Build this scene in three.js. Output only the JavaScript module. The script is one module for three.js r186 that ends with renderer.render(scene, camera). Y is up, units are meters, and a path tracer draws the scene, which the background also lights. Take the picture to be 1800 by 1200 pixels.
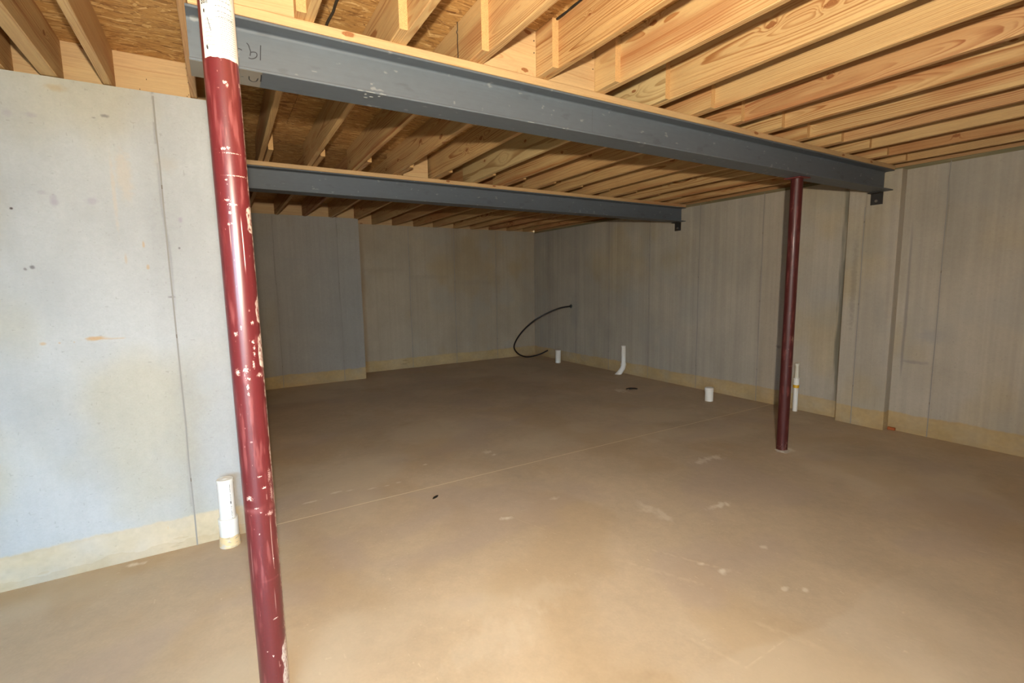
import * as THREE from 'three';
import { mergeGeometries } from 'three/addons/utils/BufferGeometryUtils.js';
import { RoundedBoxGeometry } from 'three/addons/geometries/RoundedBoxGeometry.js';

// ---------------------------------------------------------------- camera, sky, light, exposure
const scene = new THREE.Scene();
const camera = new THREE.PerspectiveCamera(70.452, 1.5, 0.05, 60);
camera.position.set(0, 1.578, 0);
{
  const yaw = 0.540737, pitch = 0.11998, roll = -0.0160012;
  const f = new THREE.Vector3(Math.sin(yaw) * Math.cos(pitch), -Math.sin(pitch), -Math.cos(yaw) * Math.cos(pitch));
  const r = new THREE.Vector3(Math.cos(yaw), 0, Math.sin(yaw)), u = new THREE.Vector3().crossVectors(r, f);
  const right = r.clone().multiplyScalar(Math.cos(roll)).addScaledVector(u, Math.sin(roll));
  const up = u.clone().multiplyScalar(Math.cos(roll)).addScaledVector(r, -Math.sin(roll));
  camera.quaternion.setFromRotationMatrix(new THREE.Matrix4().makeBasis(right, up, f.clone().negate()));
}
const renderer = new THREE.WebGLRenderer({ antialias: true });
renderer.toneMapping = THREE.LinearToneMapping;
renderer.toneMappingExposure = 0.74;
renderer.shadowMap.enabled = true;

scene.background = new THREE.Color(0.46, 0.75, 1.04).multiplyScalar(36.0);   // daylight, seen only through the patio door behind the camera

const FLASH = { at: [-0.008, 1.80, 0.18], power: 72.0, color: new THREE.Color(1.0, 0.89, 0.71) };
{
  const s = new THREE.SpotLight(FLASH.color, FLASH.power, 0, 1.50, 0.8, 2);
  s.position.set(...FLASH.at);
  s.target.position.set(2.0, 1.85, -2.3);
  s.castShadow = true; s.shadow.radius = 1.6; s.shadow.mapSize.set(2048, 2048);
  s.name = 'flash_beam';
  scene.add(s, s.target);
}

// ---------------------------------------------------------------- measures (metres)
const XL = -4.0, XS = 0.1, XR = 5.9, ZS = 1.35, ZW = -3.44, ZBL = -8.265, ZB = -8.84, XJ = 2.045;
const WT = 2.66, JB = 2.665, JD = 0.235, JT = JB + JD;

// ---------------------------------------------------------------- small helpers
function rng(seed) { let s = seed >>> 0; return () => { s = (s + 0x6d2b79f5) | 0; let t = Math.imul(s ^ (s >>> 15), 1 | s); t = (t + Math.imul(t ^ (t >>> 7), 61 | t)) ^ t; return ((t ^ (t >>> 14)) >>> 0) / 4294967296; }; }
const TAB = (() => { const r = rng(77), t = new Float32Array(65536); for (let i = 0; i < 65536; i++) t[i] = r() * 2 - 1; return t; })();
function n2(x, y) {
  const xi = Math.floor(x), yi = Math.floor(y); let fx = x - xi, fy = y - yi;
  fx = fx * fx * (3 - 2 * fx); fy = fy * fy * (3 - 2 * fy);
  const h = (a, b) => TAB[((a * 374761 + b * 668265) ^ (a * 31 + b * 17 >> 3)) & 65535];
  const a = h(xi, yi), b = h(xi + 1, yi), c = h(xi, yi + 1), d = h(xi + 1, yi + 1);
  return a + (b - a) * fx + (c - a) * fy + (a - b - c + d) * fx * fy;
}
function fbm(x, y, o) { let s = 0, a = 0.5; for (let i = 0; i < o; i++) { s += a * n2(x, y); x = x * 2.03 + 17.1; y = y * 2.03 + 9.7; a *= 0.5; } return s; }
const clamp = (x, a, b) => Math.min(b, Math.max(a, x)), sst = (a, b, x) => { const t = clamp((x - a) / (b - a), 0, 1); return t * t * (3 - 2 * t); };
const lerp = (a, b, t) => a + (b - a) * t;
function mixc(c, d, t) { c[0] += (d[0] - c[0]) * t; c[1] += (d[1] - c[1]) * t; c[2] += (d[2] - c[2]) * t; }
function dataTex(w, h, fn, srgb = true) {
  const a = new Uint8Array(w * h * 4), c = [0, 0, 0];
  for (let j = 0; j < h; j++) for (let i = 0; i < w; i++) { fn((i + 0.5) / w, (j + 0.5) / h, c); const k = (j * w + i) * 4; a[k] = clamp(c[0], 0, 255); a[k + 1] = clamp(c[1], 0, 255); a[k + 2] = clamp(c[2], 0, 255); a[k + 3] = 255; }
  const t = new THREE.DataTexture(a, w, h); t.magFilter = THREE.LinearFilter; t.minFilter = THREE.LinearFilter; if (srgb) t.colorSpace = THREE.SRGBColorSpace; t.needsUpdate = true; return t;
}
const names = {};
function numbered(n) { const k = names[n] = (names[n] ?? -1) + 1; return k ? n + '_' + String(k).padStart(3, '0') : n; }
function mesh(name, geo, m, parent) { const o = new THREE.Mesh(geo, m); o.name = name; o.castShadow = o.receiveShadow = true; (parent ?? scene).add(o); if (!parent) o.name = numbered(name); return o; }
function tag(o, label, category, group) { o.userData.label = label; o.userData.category = category; if (group) o.userData.group = group; return o; }
function thing(name, label, category, pos = [0, 0, 0], group) { const o = new THREE.Group(); o.name = numbered(name); o.position.set(...pos); scene.add(o); return tag(o, label, category, group); }
function structure(o) { o.userData.kind = 'structure'; return o; }
function std(o) { return new THREE.MeshStandardMaterial(o); }
function phys(o) { return new THREE.MeshPhysicalMaterial(o); }
// a box given by its extents, uv by a function of position
function boxAt(x0, x1, y0, y1, z0, z1, uv) {
  const g = new THREE.BoxGeometry(x1 - x0, y1 - y0, z1 - z0); g.translate((x0 + x1) / 2, (y0 + y1) / 2, (z0 + z1) / 2);
  if (uv) { const p = g.attributes.position, t = g.attributes.uv, n = g.attributes.normal; for (let i = 0; i < p.count; i++) t.setXY(i, ...uv(p.getX(i), p.getY(i), p.getZ(i), n.getX(i), n.getY(i), n.getZ(i))); }
  return g;
}

// ---------------------------------------------------------------- concrete
// wall textures: u runs along the wall in metres from a0 to a1, v is height
function wallTexture(w, h, a0, a1, H, o) {
  const seams = o.seams ?? [], seed = o.seed, spots = o.spots ?? [], base = o.base ?? [166, 151, 130], mud = o.mud ?? [182, 156, 110];
  return dataTex(w, h, (u, v, c) => {
    const x = lerp(a0, a1, u), y = v * H, s = seed * 13.7;
    c[0] = base[0]; c[1] = base[1]; c[2] = base[2];
    const big = fbm(x * 0.9 + s, y * 0.9, 4), mid = fbm(x * 4 + s, y * 3.1 + 5, 4), fine = fbm(x * 40 + s, y * 40, 3), grain = fbm(x * 150 + s, y * 150, 2);
    let l = 1 + 0.07 * big + 0.04 * mid + 0.02 * fine + 0.025 * grain;
    l += (o.streak ?? 0.03) * (fbm(x * 22 + s, y * 0.5, 3) + 0.6 * fbm(x * 70 + s, y * 0.8, 2));
    for (const k of seams) {                                         // dirt bled from the form joints
      const wob = 0.012 * n2(y * 3 + k, 4.2), d = Math.abs(x - k - wob);
      const on = 0.5 + 0.5 * n2(y * 2.3 + k * 9, 1.7);
      l -= 0.17 * on * (n2(y * 7 + k, 2.2) > -0.35 ? 1 : 0.25) * Math.exp(-d * d / 0.00004) + 0.055 * (0.5 + 0.5 * n2(y * 1.4 + k * 3, 8)) * Math.exp(-Math.pow((x - k - 0.03 * n2(k, y)) / 0.075, 2));
    }
    c[0] *= l; c[1] *= l; c[2] *= l;
    const warm = sst(0.05, 0.5, fbm(x * 1.3 + s + 40, y * 1.1, 4)); mixc(c, [c[0] * 1.0, c[1] * 0.97, c[2] * 0.9], warm);
    const grey = sst(0.08, 0.45, fbm(x * 2.1 + s + 80, y * 1.6 + 3, 4)); mixc(c, [150, 151, 148], 0.22 * grey);
    const pores = n2(x * 95 + s, y * 95); if (pores > 0.82) { const q = sst(0.82, 0.97, pores) * 0.22; mixc(c, [110, 106, 98], q); }
    for (const [sx, sy, rx, ry, col, al] of spots) { const dx = (x - sx) / rx, dy = (y - sy) / ry, q = dx * dx + dy * dy; if (q < 4) mixc(c, col, al * sst(1.3, 0.35, Math.sqrt(q) + (ry > 0.5 ? 0.9 * fbm(x * 40, y * 2.5, 4) : 0.5 * fbm(x * 60, y * 60, 2)))); }
    // mud line left by standing water
    const edge = 0.197 + 0.008 * n2(x * 3 + s, 1) + 0.006 * n2(x * 14 + s, 2) + 0.003 * n2(x * 60, 3);
    const m = sst(edge + 0.006, edge - 0.012, y), rim = Math.exp(-Math.pow((y - edge + 0.012) / 0.010, 2));
    const mc = [mud[0] * (1 + 0.1 * mid + 0.05 * fine), mud[1] * (1 + 0.1 * mid + 0.05 * fine), mud[2] * (1 + 0.13 * mid + 0.05 * fine)];
    mixc(c, mc, m * clamp(0.78 + 0.5 * fbm(x * 5 + s, y * 7, 3), 0.35, 0.95)); mixc(c, [168, 140, 92], 0.15 * rim * clamp(0.5 + n2(x * 2.2 + s, 6), 0, 1));
    const crust = fbm(x * 9 + s, y * 26 + 11, 3); if (y < 0.05 + 0.05 * crust) mixc(c, [164, 140, 104], 0.22);
  });
}
const RUST = [186, 128, 62], DARK = [92, 88, 88], CHALK = [150, 140, 150];
const leftSpots = [[-0.865, 1.992, .007, .007, [60, 50, 48], .9], [-0.746, 2.462, .03, .014, CHALK, .35], [-0.835, 2.455, .02, .02, CHALK, .35], [-0.452, 2.5, .02, .009, DARK, .5], [-0.50, 2.484, .012, .005, DARK, .4], [-0.179, 1.811, .007, .009, DARK, .8], [-0.16, 1.97, .012, .018, CHALK, .6],
  [-0.816, 1.70, .012, .011, DARK, .7], [-0.845, 1.69, .008, .009, DARK, .6], [-0.60, 1.313, .05, .012, RUST, .5], [-0.515, 1.307, .06, .006, RUST, .22], [-0.816, 1.30, .013, .01, RUST, .35], [-0.75, 1.30, .006, .006, RUST, .3], [-0.69, 1.30, .005, .005, RUST, .3], [-0.64, 2.61, .04, .02, [168, 138, 96], .4],
  [-0.345, 1.83, .006, .02, RUST, .35], [-0.335, 1.70, .008, .016, RUST, .35], [-0.43, 1.74, .007, .03, RUST, .2], [-0.40, 2.2, .04, .14, [196, 170, 140], .3], [-0.45, 2.1, .01, .2, [196, 170, 140], .3], [-0.55, 2.05, .03, .02, CHALK, .4], [-0.70, 2.04, .018, .03, CHALK, .5], [-0.74, 2.08, .02, .012, CHALK, .35],
  [-0.24, 1.53, .02, .006, DARK, .4], [-0.21, 2.28, .06, .05, [170, 160, 146], .35], [-0.12, 1.0, .05, .1, [166, 168, 170], .3], [-0.345, .025, .03, .006, [70, 62, 54], .75], [-0.315, .038, .022, .004, [70, 62, 54], .7], [-0.41, .03, .012, .004, [70, 62, 54], .6], [-0.8, .10, .005, .004, DARK, .6], [-0.62, .11, .005, .004, DARK, .6], [-0.37, .15, .005, .014, RUST, .6]];
const wallMat = (w, h, a0, a1, o, H = WT) => std({ map: wallTexture(w, h, a0, a1, H, o), roughness: 0.86 });
const M = {};
M.wallLeft = wallMat(1536, 1024, -3.0, 0.2, { seed: 1, seams: [-0.233, -1.15, -2.06], spots: leftSpots, base: [172, 172, 171], streak: 0.012, mud: [194, 176, 146] });
M.wallBackLeft = wallMat(768, 768, 0, 2.1, { seed: 2, seams: [0.762, 1.694], base: [154, 150, 144], spots: [[0.76, .06, .03, .025, [120, 96, 70], .5], [1.05, 2.0, .2, .02, [150, 150, 148], .4], [1.98, 1.3, .04, .35, [140, 139, 135], .35]] });
M.wallBack = wallMat(1024, 768, 2.0, 6, { seed: 3, seams: [2.16, 3.089, 4.009, 4.949], spots: [[2.93, .15, .05, .012, [60, 48, 36], .8], [3.0, .11, .035, .012, [60, 48, 36], .8], [2.92, .09, .06, .01, [70, 56, 40], .7], [5.2, .12, .5, .08, [120, 92, 58], .5], [3.5, 1.72, .45, .05, [140, 128, 112], .2], [4.5, 1.6, .45, .06, [140, 128, 112], .2], [2.6, 1.85, .4, .05, [140, 128, 112], .2]] });
M.wallRight = wallMat(2048, 640, -8.9, 3.5, { seed: 4, seams: [-1.87, -0.95, -3.666, -4.605, -5.536, -6.47, -7.4, -8.3], streak: 0.05, base: [172, 162, 147], spots: [[-7.547, 1.111, .035, .045, [86, 92, 92], .85], [-7.45, 0.98, .14, .3, [140, 140, 134], .35], [-2.71, 1.25, .05, 1.45, [84, 85, 76], .6], [-2.02, 0.73, .12, .02, [128, 124, 124], .4], [-2.12, 1.2, .012, .75, [126, 122, 118], .55], [-3.4, .74, .03, .02, DARK, .4], [-1.9, 1.0, .12, .07, [150, 148, 150], .35]] });
M.pilaster = std({ map: wallTexture(256, 768, -2.7, -2.1, WT, { seed: 5, seams: [-2.5], streak: 0.05, base: [172, 162, 147], spots: [[-2.56, 1.5, .03, .5, [128, 122, 110], .4], [-2.3, 1.2, .06, .2, [150, 146, 138], .3]] }), roughness: 0.86 });
M.plain = wallMat(512, 384, -4, 6, { seed: 6 });
M.dust = std({ color: 0xe6d6b4, roughness: 0.95 });

// floor: one slab photographed from about 2 m up; x -1.5..6, z -9..1.5
const floorMarks = [[2.9, -2.04, .09, .03, .5], [1.56, -2.69, .035, .025, .55], [2.0, -2.76, .05, .03, .35], [2.05, -3.91, .06, .05, .45], [2.08, -3.81, .03, .02, .4], [1.44, -3.93, .022, .02, .6], [2.65, -1.56, .03, .02, .4], [2.24, -1.54, .03, .025, .5], [2.2, -1.64, .025, .02, .5],
  [2.37, -1.27, .03, .015, .4], [2.44, -1.21, .03, .015, .4], [3.65, -2.66, .16, .05, .45], [2.45, -2.21, .06, .12, .28], [0.46, -3.69, .05, .012, .4], [0.65, -3.76, .04, .012, .4], [0.75, -3.74, .03, .01, .35], [0.91, -3.68, .03, .01, .4], [1.02, -3.67, .03, .01, .4], [1.12, -3.68, .02, .01, .35], [-0.54, -3.38, .04, .02, .5], [4.9, -5.12, .09, .12, .45], [4.37, -2.39, .10, .05, .5], [1.3, -1.9, .15, .1, .1], [0.9, -1.75, .2, .12, .09]];
const scuffs = []; { const r = rng(5); for (let i = 0; i < 60; i++) { const x = -0.6 + 5.4 * r(), z = -6 + 6.6 * r(), a = r() < 0.6 ? 0.9 + 0.5 * r() : 3.1 * r(), l = 0.05 + 0.5 * r() * r(); scuffs.push([x, z, Math.cos(a), Math.sin(a), l, 0.002 + 0.006 * r() * r(), 0.1 + 0.3 * r()]); }
  scuffs.push([2.15, -1.75, 0.52, 0.85, 0.75, 0.012, 0.28], [1.95, -1.7, 0.52, 0.85, 0.6, 0.016, 0.24], [2.05, -1.1, 0.4, 0.9, 0.4, 0.02, 0.22], [3.12, -4.4, 0.75, 0.66, 0.2, 0.006, 0.5], [1.7, -1.2, 0.3, 0.95, 0.4, 0.012, 0.2]); }
M.floor = std({ roughness: 0.62, map: dataTex(2048, 2048, (u, v, c) => {
  const x = lerp(-1.5, 6, u), z = lerp(-9, 1.5, v);
  c[0] = 191; c[1] = 171; c[2] = 144;
  const wx = x + 0.25 * fbm(x * 1.3, z * 1.3, 2), wz = z + 0.25 * fbm(x * 1.3 + 9, z * 1.3, 2);
  const big = fbm(wx * 0.8 + 3, wz * 0.8, 4), trowel = fbm(wx * 2.2 + wz * 0.8, wz * 1.6 - wx, 4), fine = fbm(x * 24, z * 24, 3), grain = fbm(x * 120, z * 120, 2);
  let l = 1 + 0.07 * big + 0.065 * trowel + 0.035 * fine + 0.03 * grain;
  c[0] *= l; c[1] *= l; c[2] *= l;
  mixc(c, [206, 190, 164], 0.5 * sst(0.06, 0.42, fbm(wx * 1.1 + 20, wz * 1.5 + 7, 5)));
  mixc(c, [176, 146, 106], 0.26 * sst(0.1, 0.4, fbm(wx * 1.6 + 50, wz * 1.2 + 2, 4)));
  mixc(c, [178, 160, 148], 0.30 * sst(0.12, 0.4, fbm(wx * 1.4 + 70, wz * 1.9 + 2, 3)));
  const edgeWarm = Math.exp(-Math.pow((z - ZW - 0.08) / 0.1, 2)) * (x < 0.1 ? 1 : 0); mixc(c, [176, 144, 102], 0.5 * edgeWarm * clamp(0.6 + fbm(x * 4, z * 4, 3), 0, 1));
  const pass = z + 1.1 + 0.10 * fbm(x * 2.2, z * 1.1 + 4, 4) - 0.12 * (x - 2); if (x > 1.2) mixc(c, [206, 192, 170], 0.34 * sst(-0.015, 0.02, pass) * clamp(1 - (x - 2.4) * .9, 0, 1) * sst(1.2, 1.8, x));
  for (const [sx, sz, rx, rz, al] of floorMarks) { const dx = (x - sx) / rx, dz = (z - sz) / rz, q = dx * dx + dz * dz; if (q < 4) mixc(c, [238, 232, 218], Math.min(.9, al * 1.25) * sst(1.4, 0.3, Math.sqrt(q) + 1.2 * fbm(x * 26 + z * 9, z * 14, 4))); }
  for (const [sx, sz, ax, az, len, wid, al] of scuffs) { const px = x - sx, pz = z - sz, t = px * ax + pz * az; if (Math.abs(t) < len / 2) { const d = Math.abs(px * az - pz * ax + 0.02 * Math.sin(t * 3)); if (d < wid * 2) mixc(c, [226, 208, 178], al * sst(wid * 1.5, 0, d) * sst(len / 2, len / 4, Math.abs(t)) * clamp(0.6 + n2(x * 60, z * 60), 0, 1)); } }
  const speck = n2(x * 55 + 3, z * 55); if (speck > 0.88) mixc(c, [222, 206, 178], 0.5 * sst(0.88, 0.99, speck) * (fbm(x * 2, z * 2, 2) > 0 ? 1 : 0.2));
}) });
const floorUV = (x, y, z) => [(x + 1.5) / 7.5, (z + 9) / 10.5];

// ---------------------------------------------------------------- the room
const floor = new THREE.Group(); floor.name = 'floor'; structure(floor); scene.add(floor);
mesh('slab', boxAt(XL - .3, XR + .3, -0.12, 0, ZW - .007, ZS + .3, floorUV), M.floor, floor);
mesh('slab', boxAt(XS - .3, XR + .3, -0.12, 0, ZB - .3, ZW - .016, floorUV), M.floor, floor);
mesh('control_joint', boxAt(XS - .3, XR, -0.1, -0.0004, ZW - .016, ZW - .007), M.dust, floor);

function wall(name, geo, m) { const g = new THREE.Group(); g.name = name; structure(g); scene.add(g); mesh('concrete', geo, m, g); return g; }
const uvX = (a0, a1, H = WT) => (x, y, z) => [(x - a0) / (a1 - a0), y / H], uvZ = (a0, a1, H = WT) => (x, y, z) => [(z - a0) / (a1 - a0), y / H];
M.ridge = std({ color: 0x8f8b85, roughness: 0.9 }); M.tie = std({ color: 0x6e6258, roughness: 0.8 });
const ridgeShape = (w, d) => new THREE.Shape([new THREE.Vector2(-w / 2, 0), new THREE.Vector2(w / 2, 0), new THREE.Vector2(w * .12, -d), new THREE.Vector2(-w * .2, -d * .8)]);
function seam(parent, x, z, turn, y0 = 0.0, y1 = WT - 0.02) {        // a fin of grout left between two form panels, with the ends of the form ties
  const g = new THREE.ExtrudeGeometry(ridgeShape(0.008, 0.0014), { depth: y1 - y0, bevelEnabled: false, steps: 14 });
  const p = g.attributes.position; for (let i = 0; i < p.count; i++) { const h = p.getZ(i); p.setX(i, p.getX(i) + 0.0025 * n2(h * 4 + x * 7 + z, 3)); }
  g.computeVertexNormals(); g.rotateX(-Math.PI / 2);
  const o = mesh('form_seam', g, M.ridge, parent); o.position.set(x, y0, z); o.rotation.y = turn;
  for (const ty of Math.abs(x * 3 + z) % 2 < 1 ? [0.42, 1.3, 2.15] : [0.34, 1.62]) { const t = mesh('form_tie', new THREE.BoxGeometry(0.005, 0.022, 0.004), M.tie, parent); t.position.set(x, ty, z); t.rotation.y = turn; }
}
const wl = wall('wall_left', boxAt(XL, XS, -0.1, WT, ZW - .22, ZW, uvX(-3, 0.2)), M.wallLeft);
for (const x of [-0.233, -1.15, -2.06]) seam(wl, x, ZW, 0);
wall('wall_side', boxAt(XS - .22, XS, -0.1, WT, ZBL, ZW - .22, uvZ(-9, 1)), M.plain);
const wbl = wall('wall_back_left', boxAt(XS - .22, XJ, -0.1, WT + .012, ZBL - .22, ZBL, uvX(0, 2.1)), M.wallBackLeft);
for (const x of [0.762, 1.694]) seam(wbl, x, ZBL, 0);
const wb = wall('wall_back', boxAt(XJ - .22, XR + .22, -0.1, WT, ZB - .22, ZB, uvX(2, 6)), M.wallBack);
mesh('concrete', boxAt(XJ - .22, XJ, -0.1, WT, ZB, ZBL - .22, uvZ(-9, 1)), M.plain, wb);
for (const x of [3.089, 4.009, 4.949]) seam(wb, x, ZB, 0);
const wr = wall('wall_right', boxAt(XR, XR + .22, -0.1, JB - .038, ZB, ZS + .2, uvZ(-8.9, 3.5)), M.wallRight);
for (const z of [-1.87, -0.95, -3.666, -4.605, -5.536, -6.47, -7.4]) seam(wr, XR, z, -Math.PI / 2);
{ // pilaster under the near beam, cast with the right wall
  const s = new THREE.Shape(); const x = 5.79, z0 = -2.66, z1 = -2.2, r = 0.012;
  s.moveTo(XR, -z1); s.lineTo(x + r, -z1); s.quadraticCurveTo(x, -z1, x, -z1 + r); s.lineTo(x, -z0 - r); s.quadraticCurveTo(x, -z0, x + r, -z0); s.lineTo(XR, -z0); s.closePath();
  const g = new THREE.ExtrudeGeometry(s, { depth: JB - .038, bevelEnabled: false, curveSegments: 5 }); g.rotateX(-Math.PI / 2);
  const p = g.attributes.position, t = g.attributes.uv; for (let i = 0; i < p.count; i++) t.setXY(i, (p.getZ(i) + (p.getX(i) - x) * .8 + 2.7) / 0.6, p.getY(i) / WT);
  g.computeVertexNormals(); mesh('pilaster', g, M.pilaster, wr);
  seam(wr, 5.79, -2.5, -Math.PI / 2, 0, 2.3);
}
// behind the camera: end wall with a patio door that lets the daylight in
const DX0 = -2.45, DX1 = -0.35, DH = 2.08;
const ws = wall('wall_south', boxAt(XL, DX0, -0.1, JT, ZS, ZS + .2, uvX(-4, 6)), M.plain);
mesh('concrete', boxAt(DX1, XR + .2, -0.1, JT, ZS, ZS + .2, uvX(-4, 6)), M.plain, ws);
mesh('concrete', boxAt(DX0, DX1, DH, JT, ZS, ZS + .2, uvX(-4, 6)), M.plain, ws);
wall('wall_west', boxAt(XL - .2, XL, -0.1, JT, ZW - .22, ZS + .2, uvZ(-9, 3)), M.plain);
{
  const d = new THREE.Group(); d.name = 'door_1'; structure(d); scene.add(d);
  const wm = std({ color: 0xe8e8e4, roughness: 0.5 }), gm = phys({ color: 0xffffff, transmission: 1, roughness: 0, thickness: 0, ior: 1.5 });
  for (const x of [DX0 + .03, (DX0 + DX1) / 2, DX1 - .03]) mesh('door_stile', boxAt(x - .03, x + .03, 0, DH, ZS + .06, ZS + .14), wm, d);
  mesh('door_rail', boxAt(DX0, DX1, DH - .06, DH, ZS + .06, ZS + .14), wm, d); mesh('door_rail', boxAt(DX0, DX1, 0, .08, ZS + .06, ZS + .14), wm, d);
  mesh('door_pane', boxAt(DX0 + .06, (DX0 + DX1) / 2 - .03, .08, DH - .06, ZS + .098, ZS + .102), gm, d);
  mesh('door_pane', boxAt((DX0 + DX1) / 2 + .03, DX1 - .06, .08, DH - .06, ZS + .098, ZS + .102), gm, d);
  structure(mesh('ground', boxAt(-14, 14, -0.3, -0.06, ZS + .2, ZS + 14), std({ color: 0x8a7a58, roughness: 1 })));
}

// ---------------------------------------------------------------- timber
function woodTexture(seed, o) {
  const r = rng(seed), knots = []; for (let i = 0; i < o.knots; i++) knots.push([r() * 3, 0.02 + 0.21 * r(), 0.005 + (o.kmax ?? 0.012) * r(), r() * 6, .6 + .8 * r(), r() - .5]);
  const y0 = o.y0 ?? (-0.05 + 0.35 * r()), d0 = o.d ?? (0.02 + 0.08 * r()), sp = o.sp ?? 0.0125, E = o.early, L = o.late, s = seed * 3.7;
  return dataTex(1024, 256, (u, v, c) => {
    const x = u * 3, y = v * 0.25;
    let dy = y - y0 + 0.05 * n2(x * 0.6 + s, 1) + 0.010 * fbm(x * 2.5 + s, y * 9, 3), dd = d0 + 0.06 * n2(x * 0.9 + s, 5.5) + 0.012 * n2(x * 3 + s, 9);
    let knot = 0, kr = 0;
    for (const [kx, ky, ks, , kq, kt] of knots) { const ex = (x - kx) / (ks * 4.5), ey = (y - ky) / (ks * 2.2), q = ex * ex + ey * ey; if (q < 9) { const e = Math.exp(-q); dd += 0.045 * e; dy += 0.02 * e * Math.sign(y - ky); } const w = Math.hypot((x - kx + kt * (y - ky)) / (1.2 + kq), y - ky) / ks * (1 + .25 * n2(x * 90 + s, y * 90)); if (w < 1.25) { knot = Math.max(knot, sst(1.25, 0.8, w)); kr = w; } }
    const rr = Math.hypot(dy, dd), ring = rr / sp + 1.1 * n2(rr * 55 + s, 3.3) + 0.3 * fbm(x * 3 + s, y * 50, 3), f = ring - Math.floor(ring);
    const late = sst(0.35, 0.86, f) * (1 - sst(0.9, 1.0, f)) * clamp(0.55 + 0.75 * n2(Math.floor(ring) * 3.1, s) + 0.5 * n2(x * 2 + s, y * 20), 0.05, 1);
    c[0] = E[0]; c[1] = E[1]; c[2] = E[2]; mixc(c, L, late * (o.contrast ?? 0.85));
    const l = 1 + 0.07 * fbm(x * 1.6 + s, y * 6, 3) + 0.06 * fbm(x * 9 + s, y * 240, 3) + 0.03 * fbm(x * 80, y * 300, 2);
    c[0] *= l; c[1] *= l; c[2] *= l;
    mixc(c, o.stain ?? [186, 140, 92], (o.stainAmount ?? 0.3) * sst(0.12, 0.5, fbm(x * 1.1 + s + 30, y * 5 + 3, 4)));
    mixc(c, [160, 92, 52], 0.34 * sst(0.16, 0.42, fbm(x * 0.8 + s + 60, y * 7 + 1, 4)));
    mixc(c, [204, 172, 122], 0.3 * sst(0.1, 0.4, fbm(x * 1.4 + s + 90, y * 9, 3)));
    if (knot) { mixc(c, [146, 88, 44], 0.75 * knot); if (kr < 1) mixc(c, [96, 54, 28], 0.35 * sst(0.3, 0.9, Math.abs(Math.sin(kr * 9)))); }
  });
}
const EARLY = [194, 159, 109], LATE = [140, 88, 44];
const woodMats = [[11, { knots: 3, y0: 0.12, d: 0.03 }], [12, { knots: 2, y0: 0.05, d: 0.05, late: [146, 88, 42] }], [13, { knots: 4, y0: 0.16, d: 0.02, early: [190, 150, 98] }], [14, { knots: 3, y0: 0.10, d: 0.05, early: [184, 142, 96], late: [138, 80, 44], sp: 0.011 }], [15, { knots: 1, y0: -0.04, d: 0.04, sp: 0.008, contrast: 0.65 }], [16, { knots: 5, y0: 0.2, d: 0.03, early: [196, 158, 108] }]]
  .map(([s, o]) => { const t = woodTexture(s, { early: EARLY, late: LATE, ...o }); t.wrapS = THREE.MirroredRepeatWrapping; t.wrapT = THREE.MirroredRepeatWrapping; return std({ map: t, roughness: 0.62 }); });
M.greyWood = (() => { const t = woodTexture(21, { knots: 2, early: [196, 170, 122], late: [150, 116, 72], stain: [146, 144, 108], stainAmount: 0.5 }); t.wrapS = t.wrapT = THREE.MirroredRepeatWrapping; return std({ map: t, roughness: 0.7 }); })();
M.paleWood = (() => { const t = woodTexture(23, { knots: 3, kmax: .006, y0: 0.06, d: 0.02, sp: 0.015, early: [192, 158, 114], late: [162, 114, 70], contrast: 0.6, stain: [214, 156, 114] }); t.wrapS = t.wrapT = THREE.MirroredRepeatWrapping; return std({ map: t, roughness: 0.62 }); })();
M.endGrain = (() => { const t = dataTex(128, 512, (u, v, c) => { const x = u * 0.04, y = v * 0.25, q = Math.hypot((x - 0.02) * 1.0, y + 0.03 - 0.1) / 0.006, f = q - Math.floor(q); c[0] = 196; c[1] = 158; c[2] = 106; mixc(c, [150, 98, 50], 0.6 * sst(0.4, 0.9, f)); const l = 1 + 0.12 * fbm(x * 200, y * 200, 3); c[0] *= l; c[1] *= l; c[2] *= l; }); return std({ map: t, roughness: 0.75 }); })();
M.treated = (() => { const t = woodTexture(25, { knots: 1, early: [134, 122, 92], late: [106, 92, 66], stain: [96, 98, 74], stainAmount: 0.5 }); t.wrapS = t.wrapT = THREE.MirroredRepeatWrapping; return std({ map: t, roughness: 0.8 }); })();

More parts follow.
